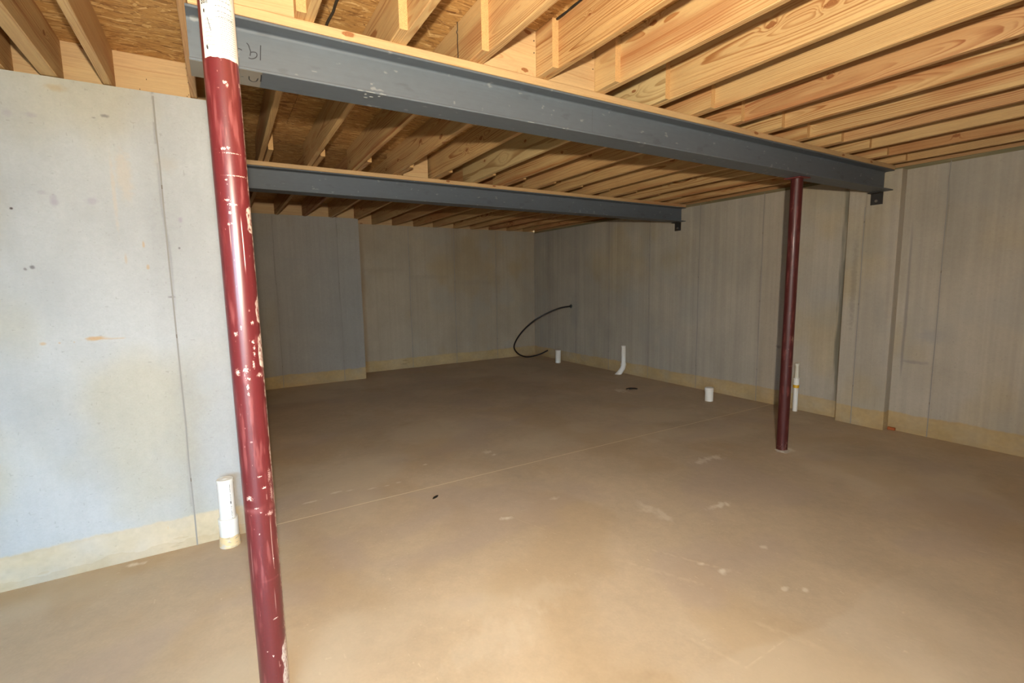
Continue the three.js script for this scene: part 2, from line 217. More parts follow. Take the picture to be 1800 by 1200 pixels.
// a sawn board along -z from its near end, x across (centred), y up, edges eased by 3 mm; group 0 sides, group 1 the two ends
function board(len, w, h, seed) {
  const r = rng(seed * 91 + 7), e = 0.003, ou = r() * 3, ov = r() * 0.055, vf = r() < 0.5, flip = r() < 0.5 ? -1 : 1, hw = w / 2;
  const pr = [[-hw + e, 0], [hw - e, 0], [hw, e], [hw, h - e], [hw - e, h], [-hw + e, h], [-hw, h - e], [-hw, e]];
  const P = [], U = [], N = Math.max(1, Math.round(len / 1.2)); const bow = 0.002 * (r() - .5);
  const uvOf = (x, y, z, side) => side ? [ou + flip * z / 3, vf ? 1 - ov - y / 0.25 : ov + y / 0.25] : [ou + flip * z / 3, ov + 0.12 + 0.7 * (vf ? 1 : 0) + x / 0.25];
  for (let i = 0; i < 8; i++) {
    const a = pr[i], b = pr[(i + 1) % 8], side = Math.abs(b[1] - a[1]) > Math.abs(b[0] - a[0]);
    for (let k = 0; k < N; k++) {
      const z0 = -len * k / N, z1 = -len * (k + 1) / N, q0 = bow * Math.sin(Math.PI * k / N), q1 = bow * Math.sin(Math.PI * (k + 1) / N);
      const v = [[a[0] + q0, a[1], z0], [b[0] + q0, b[1], z0], [b[0] + q1, b[1], z1], [a[0] + q1, a[1], z1]];
      for (const j of [0, 3, 1, 1, 3, 2]) { const p = v[j]; P.push(...p); U.push(...uvOf(p[0], p[1], p[2], side)); }
    }
  }
  const n0 = P.length / 3;
  for (const [z, s] of [[0, 1], [-len, -1]]) for (let i = 1; i < 7; i++) for (const j of (s > 0 ? [0, i, i + 1] : [0, i + 1, i])) { P.push(pr[j][0], pr[j][1], z); U.push((pr[j][0] + hw) / w, pr[j][1] / Math.max(h, .1)); }
  const g = new THREE.BufferGeometry(); g.setAttribute('position', new THREE.Float32BufferAttribute(P, 3)); g.setAttribute('uv', new THREE.Float32BufferAttribute(U, 2));
  g.addGroup(0, n0, 0); g.addGroup(n0, P.length / 3 - n0, 1); g.computeVertexNormals(); return g;
}
const ORD = ['first', 'second', 'third', 'fourth', 'fifth', 'sixth', 'seventh', 'eighth', 'ninth', 'tenth', 'eleventh', 'twelfth', 'thirteenth', 'fourteenth'];
function timber(name, label, category, group, pos, len, w, h, seed, m, alongX) {
  const o = mesh(name, board(len, w, h, seed), [m ?? woodMats[seed % woodMats.length], M.endGrain]); o.position.set(...pos); if (alongX) o.rotation.y = -Math.PI / 2;
  return tag(o, label, category, group);
}
const AR = [.423, .82, 1.216, 1.612, 2.017, 2.46, 2.837, 3.246, 3.641, 4.075, 4.44, 4.865, 5.294, 5.70];   // right faces of the near joists
const BE = [-2.2, -2.131, -2.129, -2.115, -2.093, -2.135, -2.099, -2.165, -2.11, -2.162, -2.089, -2.069, -2.11, -2.12];
AR.forEach((xr, k) => {
  const last = k === 13;
  timber('floor_joist', `pine joist in front of the near beam, ${last ? 'nearest the right wall' : ORD[k] + ' right of the scuffed red post'}`, 'joist', 'near joists', [xr - .019, JB, ZS - .05], ZS - .05 + 2.50, .038, JD, 31 + k * 5, woodMats[[0, 1, 5, 2, 1, 0, 4, 3, 5, 1, 3, 0, 2, 4][k]]);
  const b = timber('floor_joist', `${k === 5 ? 'greyish' : 'pine'} joist spanning between the two steel beams, ${last ? 'nearest the right wall' : ORD[k] + ' from the left'}`, 'joist', 'middle joists', [xr - .038 - .0195 + 0.008, JB, BE[k]], -BE[k] - 5.02 < 0 ? 5.02 + BE[k] : 1, .038, JD, 32 + k * 7, k === 5 ? M.greyWood : woodMats[[4, 0, 1, 5, 0, 4, 1, 5, 0, 5, 4, 0, 1, 5][k]]);
  b.position.x = xr - .0575; b.rotation.y = -0.010;
  const zEnd = xr < XJ ? ZBL - .13 : ZB - .13;
  timber('floor_joist', `pine joist between the far beam and the back wall, ${last ? 'nearest the right wall' : ORD[k] + ' from the left'}`, 'joist', 'far joists', [xr + .016, JB, -4.42 - .02 * (k % 5)], -zEnd - (4.42 + .02 * (k % 5)), .038, JD, 33 + k * 3, woodMats[[4, 2, 3, 0, 5, 1, 3, 2, 4, 0, 1, 3, 5, 2][k]]);
});
for (const [xc, w, words] of [[-0.040, .034, 'pine joist just left of the near beam end, running to the bright left wall'], [-0.427, .038, 'pine joist on the bright left wall, second left of the near beam end'], [-0.660, .068, 'thicker pine joist on the bright left wall, third left of the near beam end'], [-0.840, .038, 'brown pine joist at the top left corner above the left wall'], [-1.25, .038, 'pine joist left of the picture above the left wall'], [-1.65, .038, 'pine joist far left above the left wall'], [-2.05, .038, 'pine joist beyond the left picture edge'], [-2.46, .038, 'pine joist far beyond the left picture edge'], [-2.87, .038, 'pine joist over the left part of the hidden room'], [-3.3, .038, 'pine joist near the hidden west wall'], [-3.7, .038, 'last pine joist beside the hidden west wall']])
  timber('floor_joist', words, 'joist', 'joists on the left wall', [xc, JB, ZS - .05], ZS - .05 + 3.58, w, JD, Math.round(50 - xc * 31), woodMats[[3, 0, 4, 1, 2][Math.round(-xc * 5) % 5]]);
// rim boards standing on the walls
const rimL = timber('rim_board', 'pale pine rim board on top of the left wall between the joists', 'rim board', null, [XL, JB - .004, -3.60], XS - XL + .1, .038, JD + .004, 3, M.paleWood, true);
for (const [x, y] of [[-.068, 2.87], [-.066, 2.83], [-.064, 2.79], [-.066, 2.72], [-.075, 2.71], [-.265, 2.77], [-.3, 2.71]]) { const n = mesh('nail_head', new THREE.CylinderGeometry(.0035, .0035, .003, 8), std({ color: 0x3a2c24, roughness: .6 }), rimL); n.rotation.x = Math.PI / 2; n.rotation.z = Math.PI / 2; n.rotation.order = 'ZXY'; n.position.set(.0195, y - JB + .004, -(x - XL)); }
timber('rim_board', 'pine rim board on the projecting part of the back wall, below the far joists', 'rim board', null, [XS - .3, JB + .005, ZBL - .15], XJ - XS + .3, .038, JD - .005, 4, M.paleWood, true);
timber('rim_board', 'pine rim board on the recessed back wall right of the jog', 'rim board', null, [XJ - .2, JB - .004, ZB - .15], XR - XJ + .4, .038, JD + .004, 6, M.paleWood, true);
timber('rim_board', 'short pine rim board over the jog in the back wall', 'rim board', null, [XJ - .10, JB - .004, ZBL - .175], ZBL - ZB - .06, .038, JD + .004, 9, woodMats[2]);
timber('rim_board', 'pine rim board above the hidden side wall behind the red post', 'rim board', null, [XS - .14, JB - .004, ZW - .18], ZW - ZBL - .052, .038, JD + .004, 10, woodMats[2]);
timber('rim_board', 'dark recessed rim board along the top of the right wall', 'rim board', null, [XR + .10, JB, ZS], ZS - ZB + .1, .038, JD, 7, woodMats[3]);
timber('sill_plate', 'brown treated sill plate bolted flat along the top of the right wall', 'sill plate', null, [XR + .085, JB - .038, ZS], ZS - ZB, .14, .038, 8, M.treated);
// solid blocking between the joists over the near beam, flush with its nailer
for (const [x0, x1, zf, s, words] of [[-.012, .347, -2.262, 1, 'pale pine blocking board above the near beam beside the scuffed red post'], [1.218, 1.534, -2.262, 2, 'pale pine blocking board with two nail heads, between the third and fourth near joists'], [1.614, 1.938, -2.262, 3, 'knotty pale blocking board between the fourth and fifth near joists'], [1.672, 1.938, -4.86, 5, 'pale blocking board with one knot above the far beam']]) {
  const b = timber('blocking', words, 'blocking', 'blocking boards', [x0, JB, zf - .019], x1 - x0, .038, JD, 60 + s, M.paleWood, true);
  if (zf > -3) for (const y of [.07, .13]) { const n = mesh('nail_head', new THREE.CylinderGeometry(.0035, .0035, .003, 8), std({ color: 0x3a2c24, roughness: .6 }), b); n.rotation.z = Math.PI / 2; n.position.set(.0195, y + .05, -(x1 - x0) + .012); }
}

// ---------------------------------------------------------------- ceiling: strand board sheets
function osbTexture(seed) {
  const w = 1024, c = document.createElement('canvas'); c.width = c.height = w; const x = c.getContext('2d'), r = rng(seed);
  x.fillStyle = 'rgb(176,132,76)'; x.fillRect(0, 0, w, w);
  for (let i = 0; i < 9000; i++) {
    const q = r(), d = r(), col = q < .16 ? [226, 190, 132] : q < .3 ? [142, 98, 50] : q < .34 ? [112, 72, 36] : [186 + d * 18 - 9, 140 + d * 18 - 9, 80 + d * 16 - 8];
    x.save(); x.translate(r() * w, r() * w); x.rotate((r() - .5) * (r() < .25 ? 2.4 : .7)); x.fillStyle = `rgba(${col.map(Math.round)},${.35 + .5 * r()})`;
    const l = 25 + 70 * r(), h = 4 + 12 * r(); x.beginPath(); x.moveTo(-l / 2, -h / 2 * r()); x.lineTo(l / 2, -h / 2); x.lineTo(l / 2 - 5 * r(), h / 2); x.lineTo(-l / 2 + 5 * r(), h / 2); x.fill();
    if (r() < .25) { x.fillStyle = 'rgba(84,52,26,.5)'; x.fillRect(-l / 2, h / 2, l * r(), 1.2); } x.restore();
  }
  const t = new THREE.CanvasTexture(c); t.colorSpace = THREE.SRGBColorSpace; t.wrapS = t.wrapT = THREE.RepeatWrapping; return t;
}
M.osb = [std({ map: osbTexture(1), roughness: .7 }), std({ map: osbTexture(2), roughness: .7 })];
const ceiling = new THREE.Group(); ceiling.name = 'ceiling'; structure(ceiling); scene.add(ceiling);
for (let j = 0, z1 = ZS + .25; z1 > ZB - .3; j++, z1 -= 1.219) for (let i = 0, x0 = XL - .3 - (j % 2) * 1.22; x0 < XR + .3; i++, x0 += 2.438) {
  const ox = j * .37 + i * .21; mesh('strand_board', boxAt(x0, x0 + 2.435, JT, JT + .018, z1 - 1.2165, z1, (x, y, z) => [x / 1.22 + ox, z / 1.22 + ox * 3]), M.osb[(i + j) % 2], ceiling);
}
structure(mesh('subfloor_cover', boxAt(XL - .4, XR + .4, JT + .02, JT + .05, ZB - .4, ZS + .4), std({ color: 0x705a40, roughness: 1 })));
M.black = std({ color: 0x1a1816, roughness: .5 });
function tube(pts, r, seg = 40, rad = 8, closed = false) { return new THREE.TubeGeometry(new THREE.CatmullRomCurve3(pts.map((p) => new THREE.Vector3(...p)), closed), seg, r, rad, closed); }
mesh('adhesive_bead', tube([[.574, JT, -2.8], [.570, JT - .002, -2.7], [.576, JT, -2.6], [.572, JT - .002, -2.5], [.58, JT, -2.35], [.578, JT, -2.1]], .007, 40, 6), std({ color: 0x3b3428, roughness: .7 }), ceiling);
mesh('adhesive_bead', tube([[1.566, JT, -2.14], [1.562, JT - .006, -2.06], [1.567, JT - .001, -2.03], [1.561, JT - .006, -1.98], [1.566, JT, -1.92], [1.562, JT - .004, -1.86]], .006, 60, 6), M.black, ceiling);
mesh('adhesive_drip', tube([[1.138, JT - .002, -2.385], [1.1375, 2.86, -2.384], [1.135, 2.85, -2.388], [1.138, 2.84, -2.386], [1.137, 2.80, -2.387], [1.138, 2.76, -2.386], [1.1378, 2.70, -2.387]], .0022, 60, 6), M.black, ceiling);

// ---------------------------------------------------------------- steel beams
M.steel = std({ map: dataTex(1024, 256, (u, v, c) => {
  const x = u * 4, y = v * 1; c[0] = 87; c[1] = 94; c[2] = 102; const l = 1 + .05 * fbm(x * 1.5, y * 3, 3) + .03 * fbm(x * 30, y * 60, 3) + .03 * fbm(x * 3, y * 200, 2); c[0] *= l; c[1] *= l; c[2] *= l;
  const s = fbm(x * 7 + 4, y * 24, 4); if (s > .42) mixc(c, [70, 74, 80], .35 * sst(.42, .55, s)); const p = fbm(x * 18, y * 40 + 9, 3); if (p > .5) mixc(c, [168, 166, 160], .4 * sst(.5, .58, p));
}), roughness: 0.55, metalness: 0.0 });
M.steel.map.wrapS = M.steel.map.wrapT = THREE.MirroredRepeatWrapping;
function iSection(len, w, h, tf, tw) {
  const s = new THREE.Shape(), r = .012, a = w / 2, b = h / 2, t = tw / 2, q = .002;
  s.moveTo(-a + q, -b); s.lineTo(a - q, -b); s.lineTo(a, -b + q); s.lineTo(a, -b + tf - q); s.lineTo(a - q, -b + tf); s.lineTo(t + r, -b + tf); s.quadraticCurveTo(t, -b + tf, t, -b + tf + r); s.lineTo(t, b - tf - r); s.quadraticCurveTo(t, b - tf, t + r, b - tf); s.lineTo(a - q, b - tf); s.lineTo(a, b - tf + q); s.lineTo(a, b - q); s.lineTo(a - q, b);
  s.lineTo(-a + q, b); s.lineTo(-a, b - q); s.lineTo(-a, b - tf + q); s.lineTo(-a + q, b - tf); s.lineTo(-t - r, b - tf); s.quadraticCurveTo(-t, b - tf, -t, b - tf - r); s.lineTo(-t, -b + tf + r); s.quadraticCurveTo(-t, -b + tf, -t - r, -b + tf); s.lineTo(-a + q, -b + tf); s.lineTo(-a, -b + tf - q); s.lineTo(-a, -b + q); s.closePath();
  const g = new THREE.ExtrudeGeometry(s, { depth: len, bevelEnabled: false, curveSegments: 4 }), p = g.attributes.position, t2 = g.attributes.uv; for (let i = 0; i < p.count; i++) t2.setXY(i, p.getZ(i) / 4, (p.getY(i) + p.getX(i) * .7) / 1 + .3);
  g.rotateY(Math.PI / 2); return g;                                   // now along +x, z across
}
const FW = .172, B1 = { x0: -.030, x1: 5.785, y0: 2.430, y1: 2.627, zc: -2.350 }, B2 = { x0: .115, x1: 5.893, y0: 2.430, y1: 2.627, zc: -4.934 };
function beam(b, label) {
  const g = thing('steel_beam', label, 'beam', [b.x0, b.y0, b.zc], 'steel floor beams'), h = b.y1 - b.y0;
  const s = mesh('beam_section', iSection(b.x1 - b.x0, FW, h, .010, .007), M.steel, g); s.position.y = h / 2; return g;
}
const beam1 = beam(B1, 'near grey steel beam with a handwritten number, resting on the dark red post');
const beam2 = beam(B2, 'far grey steel beam, the smaller looking one deeper in the basement');
M.marker = std({ color: 0x23262e, roughness: .6 });
function stroke(pts, wid, axis, at) {                                 // one pen stroke as a flat ribbon 0.4 mm thick on a face: axis 'z' on the web, 'y' under the flange
  const curve = new THREE.CatmullRomCurve3(pts.map(([a, b]) => axis === 'z' ? new THREE.Vector3(a, b, at) : new THREE.Vector3(a, at, b)));
  const g = new THREE.TubeGeometry(curve, Math.max(6, pts.length * 6), wid / 2, 6), p = g.attributes.position; for (let i = 0; i < p.count; i++) if (axis === 'z') p.setZ(i, at + (p.getZ(i) - at) * .15); else p.setY(i, at + (p.getY(i) - at) * .15);
  g.computeVertexNormals(); return g;
}
{
  const zw = B1.zc + .0038, ink = [stroke([[.172, 2.565], [.178, 2.558], [.181, 2.547], [.184, 2.535], [.183, 2.526], [.181, 2.518]], .0042, 'z', zw), stroke([[.184, 2.532], [.196, 2.535], [.204, 2.534], [.207, 2.527], [.203, 2.517], [.194, 2.510], [.183, 2.507], [.175, 2.509]], .0042, 'z', zw), stroke([[.223, 2.567], [.221, 2.545], [.218, 2.508]], .0042, 'z', zw), stroke([[.140, 2.537], [.146, 2.536], [.153, 2.533]], .0044, 'z', zw)];
  const a = mesh('handwritten_mark', mergeGeometries(ink), M.marker, beam1); a.position.set(-B1.x0, -B1.y0, -B1.zc);
  mesh('bare_patch', boxAt(0, .245, -.0005, .0002, -.082, .084), std({ color: 0x79736a, roughness: .8 }), beam1);
  const sc = []; for (const [x, z, a, b] of [[.60, .086, .03, .004], [.645, .085, .05, .005], [.70, .086, .035, .004], [.63, .06, .012, .008], [.66, .04, .02, .006], [.69, .062, .012, .006], [.64, .02, .02, .004], [2.3, .086, .03, .003], [1.5, .086, .05, .003], [1.72, .086, .02, .003]]) { const q = new THREE.SphereGeometry(1, 8, 5); q.scale(a / 2, .0009, b); q.translate(x - B1.x0, z > .08 ? .002 : 0, z); sc.push(q); }
  mesh('paint_scuff', mergeGeometries(sc), std({ color: 0xa7aaa8, roughness: .8 }), beam1);
  const yb = B1.y0 - .0008, under = [stroke([[.170, -2.326], [.174, -2.363], [.185, -2.378], [.198, -2.366], [.203, -2.331]], .0045, 'y', yb), stroke([[.212, -2.287], [.214, -2.325], [.214, -2.361]], .005, 'y', yb), stroke([[.142, -2.341], [.147, -2.341], [.151, -2.341]], .0045, 'y', yb)];
  const u = mesh('handwritten_mark', mergeGeometries(under), M.marker, beam1); u.position.set(-B1.x0, -B1.y0, -B1.zc);
  const zf = B1.zc + .0036; const line = mesh('chalk_line', boxAt(1.995, 1.9965, 2.46, 2.60, zf, zf + .0003), std({ color: 0x4c4c50, roughness: .8 }), beam1); line.position.set(-B1.x0, -B1.y0, -B1.zc);
}
// seat brackets under the beam ends: a steel angle with one bolt into the concrete
M.dark = std({ color: 0x2c2a2a, roughness: .5 }); M.bolt = std({ color: 0xb8b8b8, roughness: .3, metalness: .9 });
function bracket(x, z, words) {
  const g = thing('seat_bracket', words, 'bracket', [x, 2.31, z], null);
  mesh('wall_leg', boxAt(-.010, -.0005, 0, .119, -.053, .053), M.dark, g); mesh('seat_leg', boxAt(-.085, -.010, .109, .119, -.053, .053), M.dark, g);
  const b = mesh('bolt_head', new THREE.CylinderGeometry(.014, .014, .012, 6), M.bolt, g); b.rotation.z = Math.PI / 2; b.position.set(-.016, .036, 0);
}
bracket(5.79, -2.40, 'small dark bracket with a bright bolt under the end of the near beam'); bracket(5.9, -4.99, 'small dark bracket under the right end of the far beam');
// nailer plates on the beams
timber('nailer_plate', 'pine nailer plate lying along the top of the near steel beam', 'nailer plate', 'nailer plates', [B1.x0 + .01, B1.y1, B1.zc + .004], B1.x1 - B1.x0 - .02, FW + .006, .038, 71, M.paleWood, true);
timber('nailer_plate', 'pine nailer plate lying along the top of the far steel beam', 'nailer plate', 'nailer plates', [B2.x0 + .01, B2.y1, B2.zc + .004], B2.x1 - B2.x0 - .02, FW + .006, .038, 72, M.paleWood, true);

// ---------------------------------------------------------------- steel posts
const chips = [], Yp = (y) => { const T = [2.467, 2.301, 2.13, 1.954, 1.774, 1.588, 1.397, 1.2, .997, .788, .573, .351, .122], k = clamp(Math.floor(y / 100), 0, 11); return lerp(T[k], T[k + 1], y / 100 - k); };
// scuffs on the near post: across the face (-1 left edge .. 1 right edge), height row, half width and half height in metres, tone
const PAINT = [228, 214, 200];
for (const [e, y, w, h, a] of [[.12, 148, .006, .003, .8], [.22, 153, .003, .004, .7], [.9, 145, .003, .006, .7], [-.3, 264, .005, .003, .9], [-.05, 262, .004, .003, .9], [0, 271, .022, .0012, .7], [.35, 310, .03, .0013, .7], [-.3, 318, .003, .002, .8], [-.28, 326, .002, .002, .8], [-.35, 353, .007, .003, .8], [-.1, 361, .009, .0035, .95], [-.25, 375, .003, .004, .8], [.0, 377, .003, .003, .8], [-.4, 395, .003, .003, .8], [-.2, 394, .003, .002, .7], [-.55, 585, .005, .005, .9], [-.2, 575, .002, .006, .7], [.5, 567, .004, .005, .7], [.45, 601, .004, .005, .85], [.47, 612, .003, .005, .85], [.46, 622, .003, .005, .85], [.36, 640, .0025, .012, .75], [-.62, 652, .006, .008, .8], [-.15, 649, .005, .007, .85], [-.05, 664, .005, .003, .85], [-.12, 678, .003, .006, .85], [-.1, 690, .003, .005, .7], [.7, 660, .009, .005, .7], [.1, 836, .005, .002, .9], [.35, 857, .005, .003, .9], [-.6, 872, .009, .006, .85], [-.25, 890, .005, .002, .8], [0, 899, .002, .002, .8], [-.2, 935, .002, .002, .8], [.55, 985, .0015, .002, .9], [.35, 1089, .005, .002, .95], [-.35, 1141, .002, .003, .9], [.0, 1151, .002, .003, .9], [.75, 840, .006, .02, .55], [.8, 870, .005, .025, .55], [.6, 905, .012, .006, .55]])
  chips.push([Math.asin(e) * .05, Yp(y), w, h, a]);
const runs = [[.34, 373, 485, .0016, .85, [240, 226, 220]], [-.36, 380, 450, .0013, .55, [236, 200, 188]], [-.06, 430, 570, .0013, .5, [226, 138, 96]], [.55, 905, 1010, .0012, .7, PAINT], [-.8, 940, 1030, .0012, .5, PAINT], [.45, 1030, 1085, .0010, .6, PAINT]].map(([e, a, b, w, al, c]) => [Math.asin(e) * .05, Yp(b), Yp(a), w, al, c]);
function postTexture(seed, near) {
  const C = Math.PI * .1;
  return dataTex(512, near ? 2048 : 1024, (u, v, c) => {
    const a = (u > .5 ? u - 1 : u) * C, y = v * 2.665, s = seed * 5.1;
    c[0] = near ? 92 : 70; c[1] = near ? 32 : 21; c[2] = near ? 35 : 20; const l = 1 + .08 * fbm(a * 30 + s, y * 3, 3) + .05 * fbm(a * 300 + s, y * 8, 3) + .04 * fbm(a * 200, y * 200, 2); c[0] *= l; c[1] *= l; c[2] *= l;
    mixc(c, [186, 128, 124], .30 * sst(.12, .5, fbm(a * 60 + s, y * 8 + 20, 4)));
    const sc = n2(a * 160 + s, y * 60); if (sc > .86) mixc(c, [206, 180, 168], .55 * sst(.86, .98, sc) * (fbm(a * 20, y * 3 + s, 2) > .02 ? 1 : .12));
    if (near) {
      for (const [x, yy, w, h, al] of chips) { const dx = (a - x) / w, dy = (y - yy) / h, q = Math.hypot(dx, dy); if (q < 2) mixc(c, PAINT, al * sst(1.25, .75, q + 1.1 * n2(a * 700 + x * 99, y * 420))); }
      for (const [x, y0, y1, w, al, col] of runs) if (y > y0 && y < y1) { const d = Math.abs(a - x + .0015 * n2(y * 6, x * 90)); if (d < w * 1.5) mixc(c, col, al * sst(w * 1.3, w * .4, d) * sst(y0, y0 + .05, y) * sst(y1, y1 - .05, y)); }
      // mortar crust down the right flank: heavy at a few heights
      const heavy = Math.max(sst(.06, .03, Math.abs(y - 1.80)), .9 * sst(.07, .03, Math.abs(y - 1.50)), sst(.08, .04, Math.abs(y - 1.36)), .55 * sst(.5, .2, Math.abs(y - .95)), 1.25 * sst(.36, .2, y), .5);
      const at = .079 - .040 * heavy + .012 * fbm(a * 60 + 3, y * 24, 3); const m = sst(at - .002, at + .004, a) * (a < .11 ? 1 : 0); mixc(c, [206, 194, 182], m * clamp(.35 + .5 * heavy + 1.3 * fbm(a * 220, y * 130, 3), 0, .95));
      const left = sst(-.066, -.074, a) * (a > -.1 ? 1 : 0); mixc(c, [196, 170, 160], left * clamp(.1 + 1.6 * fbm(a * 150 + 7, y * 40, 3), 0, .6));
      const band = Math.exp(-Math.pow((y - .80) / .012, 2)) + .6 * Math.exp(-Math.pow((y - .53) / .004, 2)); mixc(c, [196, 150, 146], .25 * band * clamp(.5 + n2(a * 80, y * 60), 0, 1));
    } else {
      for (const [x, yy, w, h, al] of [[-.01, 1.15, .012, .03, .5], [.0, .88, .04, .004, .4], [.005, .32, .008, .02, .35], [-.02, 2.0, .002, .2, .2]]) { const q = Math.hypot((a - x) / w, (y - yy) / h); if (q < 2) mixc(c, [196, 176, 150], al * sst(1.3, .5, q + .7 * n2(a * 300, y * 200))); }
      if (y < .10) mixc(c, [150, 132, 122], .5 * sst(.1, .3, fbm(a * 90, y * 60, 3)));
    }
  });
}
function post(label, base, top, r, near) {
  const b = new THREE.Vector3(...base), t = new THREE.Vector3(...top), L = t.distanceTo(b), g = thing('steel_post', label, 'post', base, 'round steel posts');
  g.quaternion.setFromUnitVectors(new THREE.Vector3(0, 1, 0), t.clone().sub(b).normalize());
  const m = phys({ map: postTexture(near ? 1 : 2, near), roughness: near ? .34 : .5, clearcoat: near ? .3 : .05, clearcoatRoughness: .12 });
  const c = new THREE.CylinderGeometry(r, r, L, 48, 1); c.translate(0, L / 2, 0); mesh('post_tube', c, m, g);
  const pm = std({ color: 0x6e2f2d, roughness: .5 });
  const cap = mesh('cap_plate', new RoundedBoxGeometry(near ? .2 : .16, .008, .14, 2, .002), pm, g); cap.position.y = L - .004;
  return g;
}
const post1 = post('tall red steel post in the foreground with white scuffs and a paper label', [.071, 0, -1.907], [.058, JB, -1.878], .05, true);
const post2 = post('dark red steel post farther right, standing under the near steel beam', [4.375, 0, -2.44], [4.295, B1.y0, -2.385], .047, false);
{ // paper label wrapped round the head of the near post
  const w = 512, h = 512, cv = document.createElement('canvas'); cv.width = w; cv.height = h; const x = cv.getContext('2d'), r = rng(3);
  x.fillStyle = '#cfccc5'; x.fillRect(0, 0, w, h);
  x.fillStyle = '#1c1c1e'; x.font = 'bold 44px sans-serif'; x.fillText('Ban', 14, 282); x.fillRect(14, 240, 80, 6);
  x.fillStyle = '#4c4e54'; for (let i = 0; i < 5; i++) for (let k = 0, p = 150 + 10 * r(); p < 320; k++) { const l = 8 + 22 * r(); x.fillRect(p, 236 + i * 24, l, 3); p += l + 10; }
  x.fillStyle = '#6e7276'; for (let i = 0; i < 18; i++) for (let p = 190; p < 360;) { const l = 6 + 16 * r(); x.fillRect(p, 318 + i * 10, Math.min(l, 360 - p), 3); p += l + 5; }
  x.fillStyle = '#6c7072'; for (let i = 0; i < 7; i++) x.fillRect(40 + 6 * r(), 350 + i * 18, 60 + 40 * r(), 2);
  x.strokeStyle = '#3b3a3c'; x.lineWidth = 6; x.beginPath(); x.moveTo(74, 342); x.lineTo(104, 400); x.stroke(); x.fillStyle = '#3a3638'; x.beginPath(); x.ellipse(44, 312, 9, 9, 0, 0, 7); x.fill(); x.beginPath(); x.ellipse(48, 470, 12, 9, .7, 0, 7); x.fill();
  for (let i = 0; i < 40; i++) { x.fillStyle = `rgba(186,120,62,${.15 + .3 * r()})`; x.fillRect(210 + 150 * r(), 180 + 90 * r() * r(), 3 + 4 * r(), 6 + 24 * r()); }
  const t = new THREE.CanvasTexture(cv); t.colorSpace = THREE.SRGBColorSpace;
  const a0 = -58 * Math.PI / 180, a1 = 112 * Math.PI / 180, N = 40, P = [], U = [], I = [];
  for (let i = 0; i <= N; i++) { const q = lerp(a0, a1, i / N), tear = .0025 * n2(i * .7, 2); for (const [ri, y, v] of [[.0504, 2.290 + tear, 0], [.0504, 2.63, 1]]) { P.push(Math.sin(q) * ri, y, Math.cos(q) * ri); U.push(i / N, v); } if (i < N) { const k = i * 2; I.push(k, k + 2, k + 1, k + 1, k + 2, k + 3); } }
  const g = new THREE.BufferGeometry(); g.setAttribute('position', new THREE.Float32BufferAttribute(P, 3)); g.setAttribute('uv', new THREE.Float32BufferAttribute(U, 2)); g.setIndex(I); g.computeVertexNormals();
  const l = mesh('paper_label', g, std({ map: t, roughness: .55, side: THREE.DoubleSide }), post1); l.userData.label = 'white printed paper label with black marks';
}
{ // mortar patch at the foot of the far post
  const g = new THREE.IcosahedronGeometry(.06, 2), p = g.attributes.position; for (let i = 0; i < p.count; i++) { const k = 1 + .25 * n2(p.getX(i) * 60, p.getZ(i) * 60); p.setXYZ(i, p.getX(i) * k * 1.15, Math.max(0, p.getY(i) * .28 * k), p.getZ(i) * k); } g.computeVertexNormals();
  const m = mesh('mortar_patch', g, std({ color: 0xb9aea0, roughness: .95 }), post2); m.position.set(-.02, -.004, .025);
}

// ---------------------------------------------------------------- plastic pipes rising from the slab
M.pvc = phys({ color: 0xe9e8e2, roughness: .38, clearcoat: .2, clearcoatRoughness: .3 });
M.pvcPrint = (() => { const c = document.createElement('canvas'); c.width = 512; c.height = 512; const x = c.getContext('2d'), r = rng(8); x.fillStyle = '#e9e8e4'; x.fillRect(0, 0, 512, 512); x.fillStyle = '#3a3c40'; for (let p = 40; p < 480;) { const l = 4 + 12 * r(); if (r() < .75) x.fillRect(40 + 3 * r(), p, 5, l); p += l + 6; } x.fillRect(36, 250, 11, 28); const t = new THREE.CanvasTexture(c); t.colorSpace = THREE.SRGBColorSpace; t.wrapS = THREE.RepeatWrapping; return phys({ map: t, roughness: .38, clearcoat: .2, clearcoatRoughness: .3 }); })();
const ring = (ri, ro, y0, y1, e = .002) => new THREE.LatheGeometry([[ri, y0], [ro - e, y0], [ro, y0 + e], [ro, y1 - e], [ro - e, y1], [ri, y1], [ri, y0]].map((q) => new THREE.Vector2(...q)), 40);
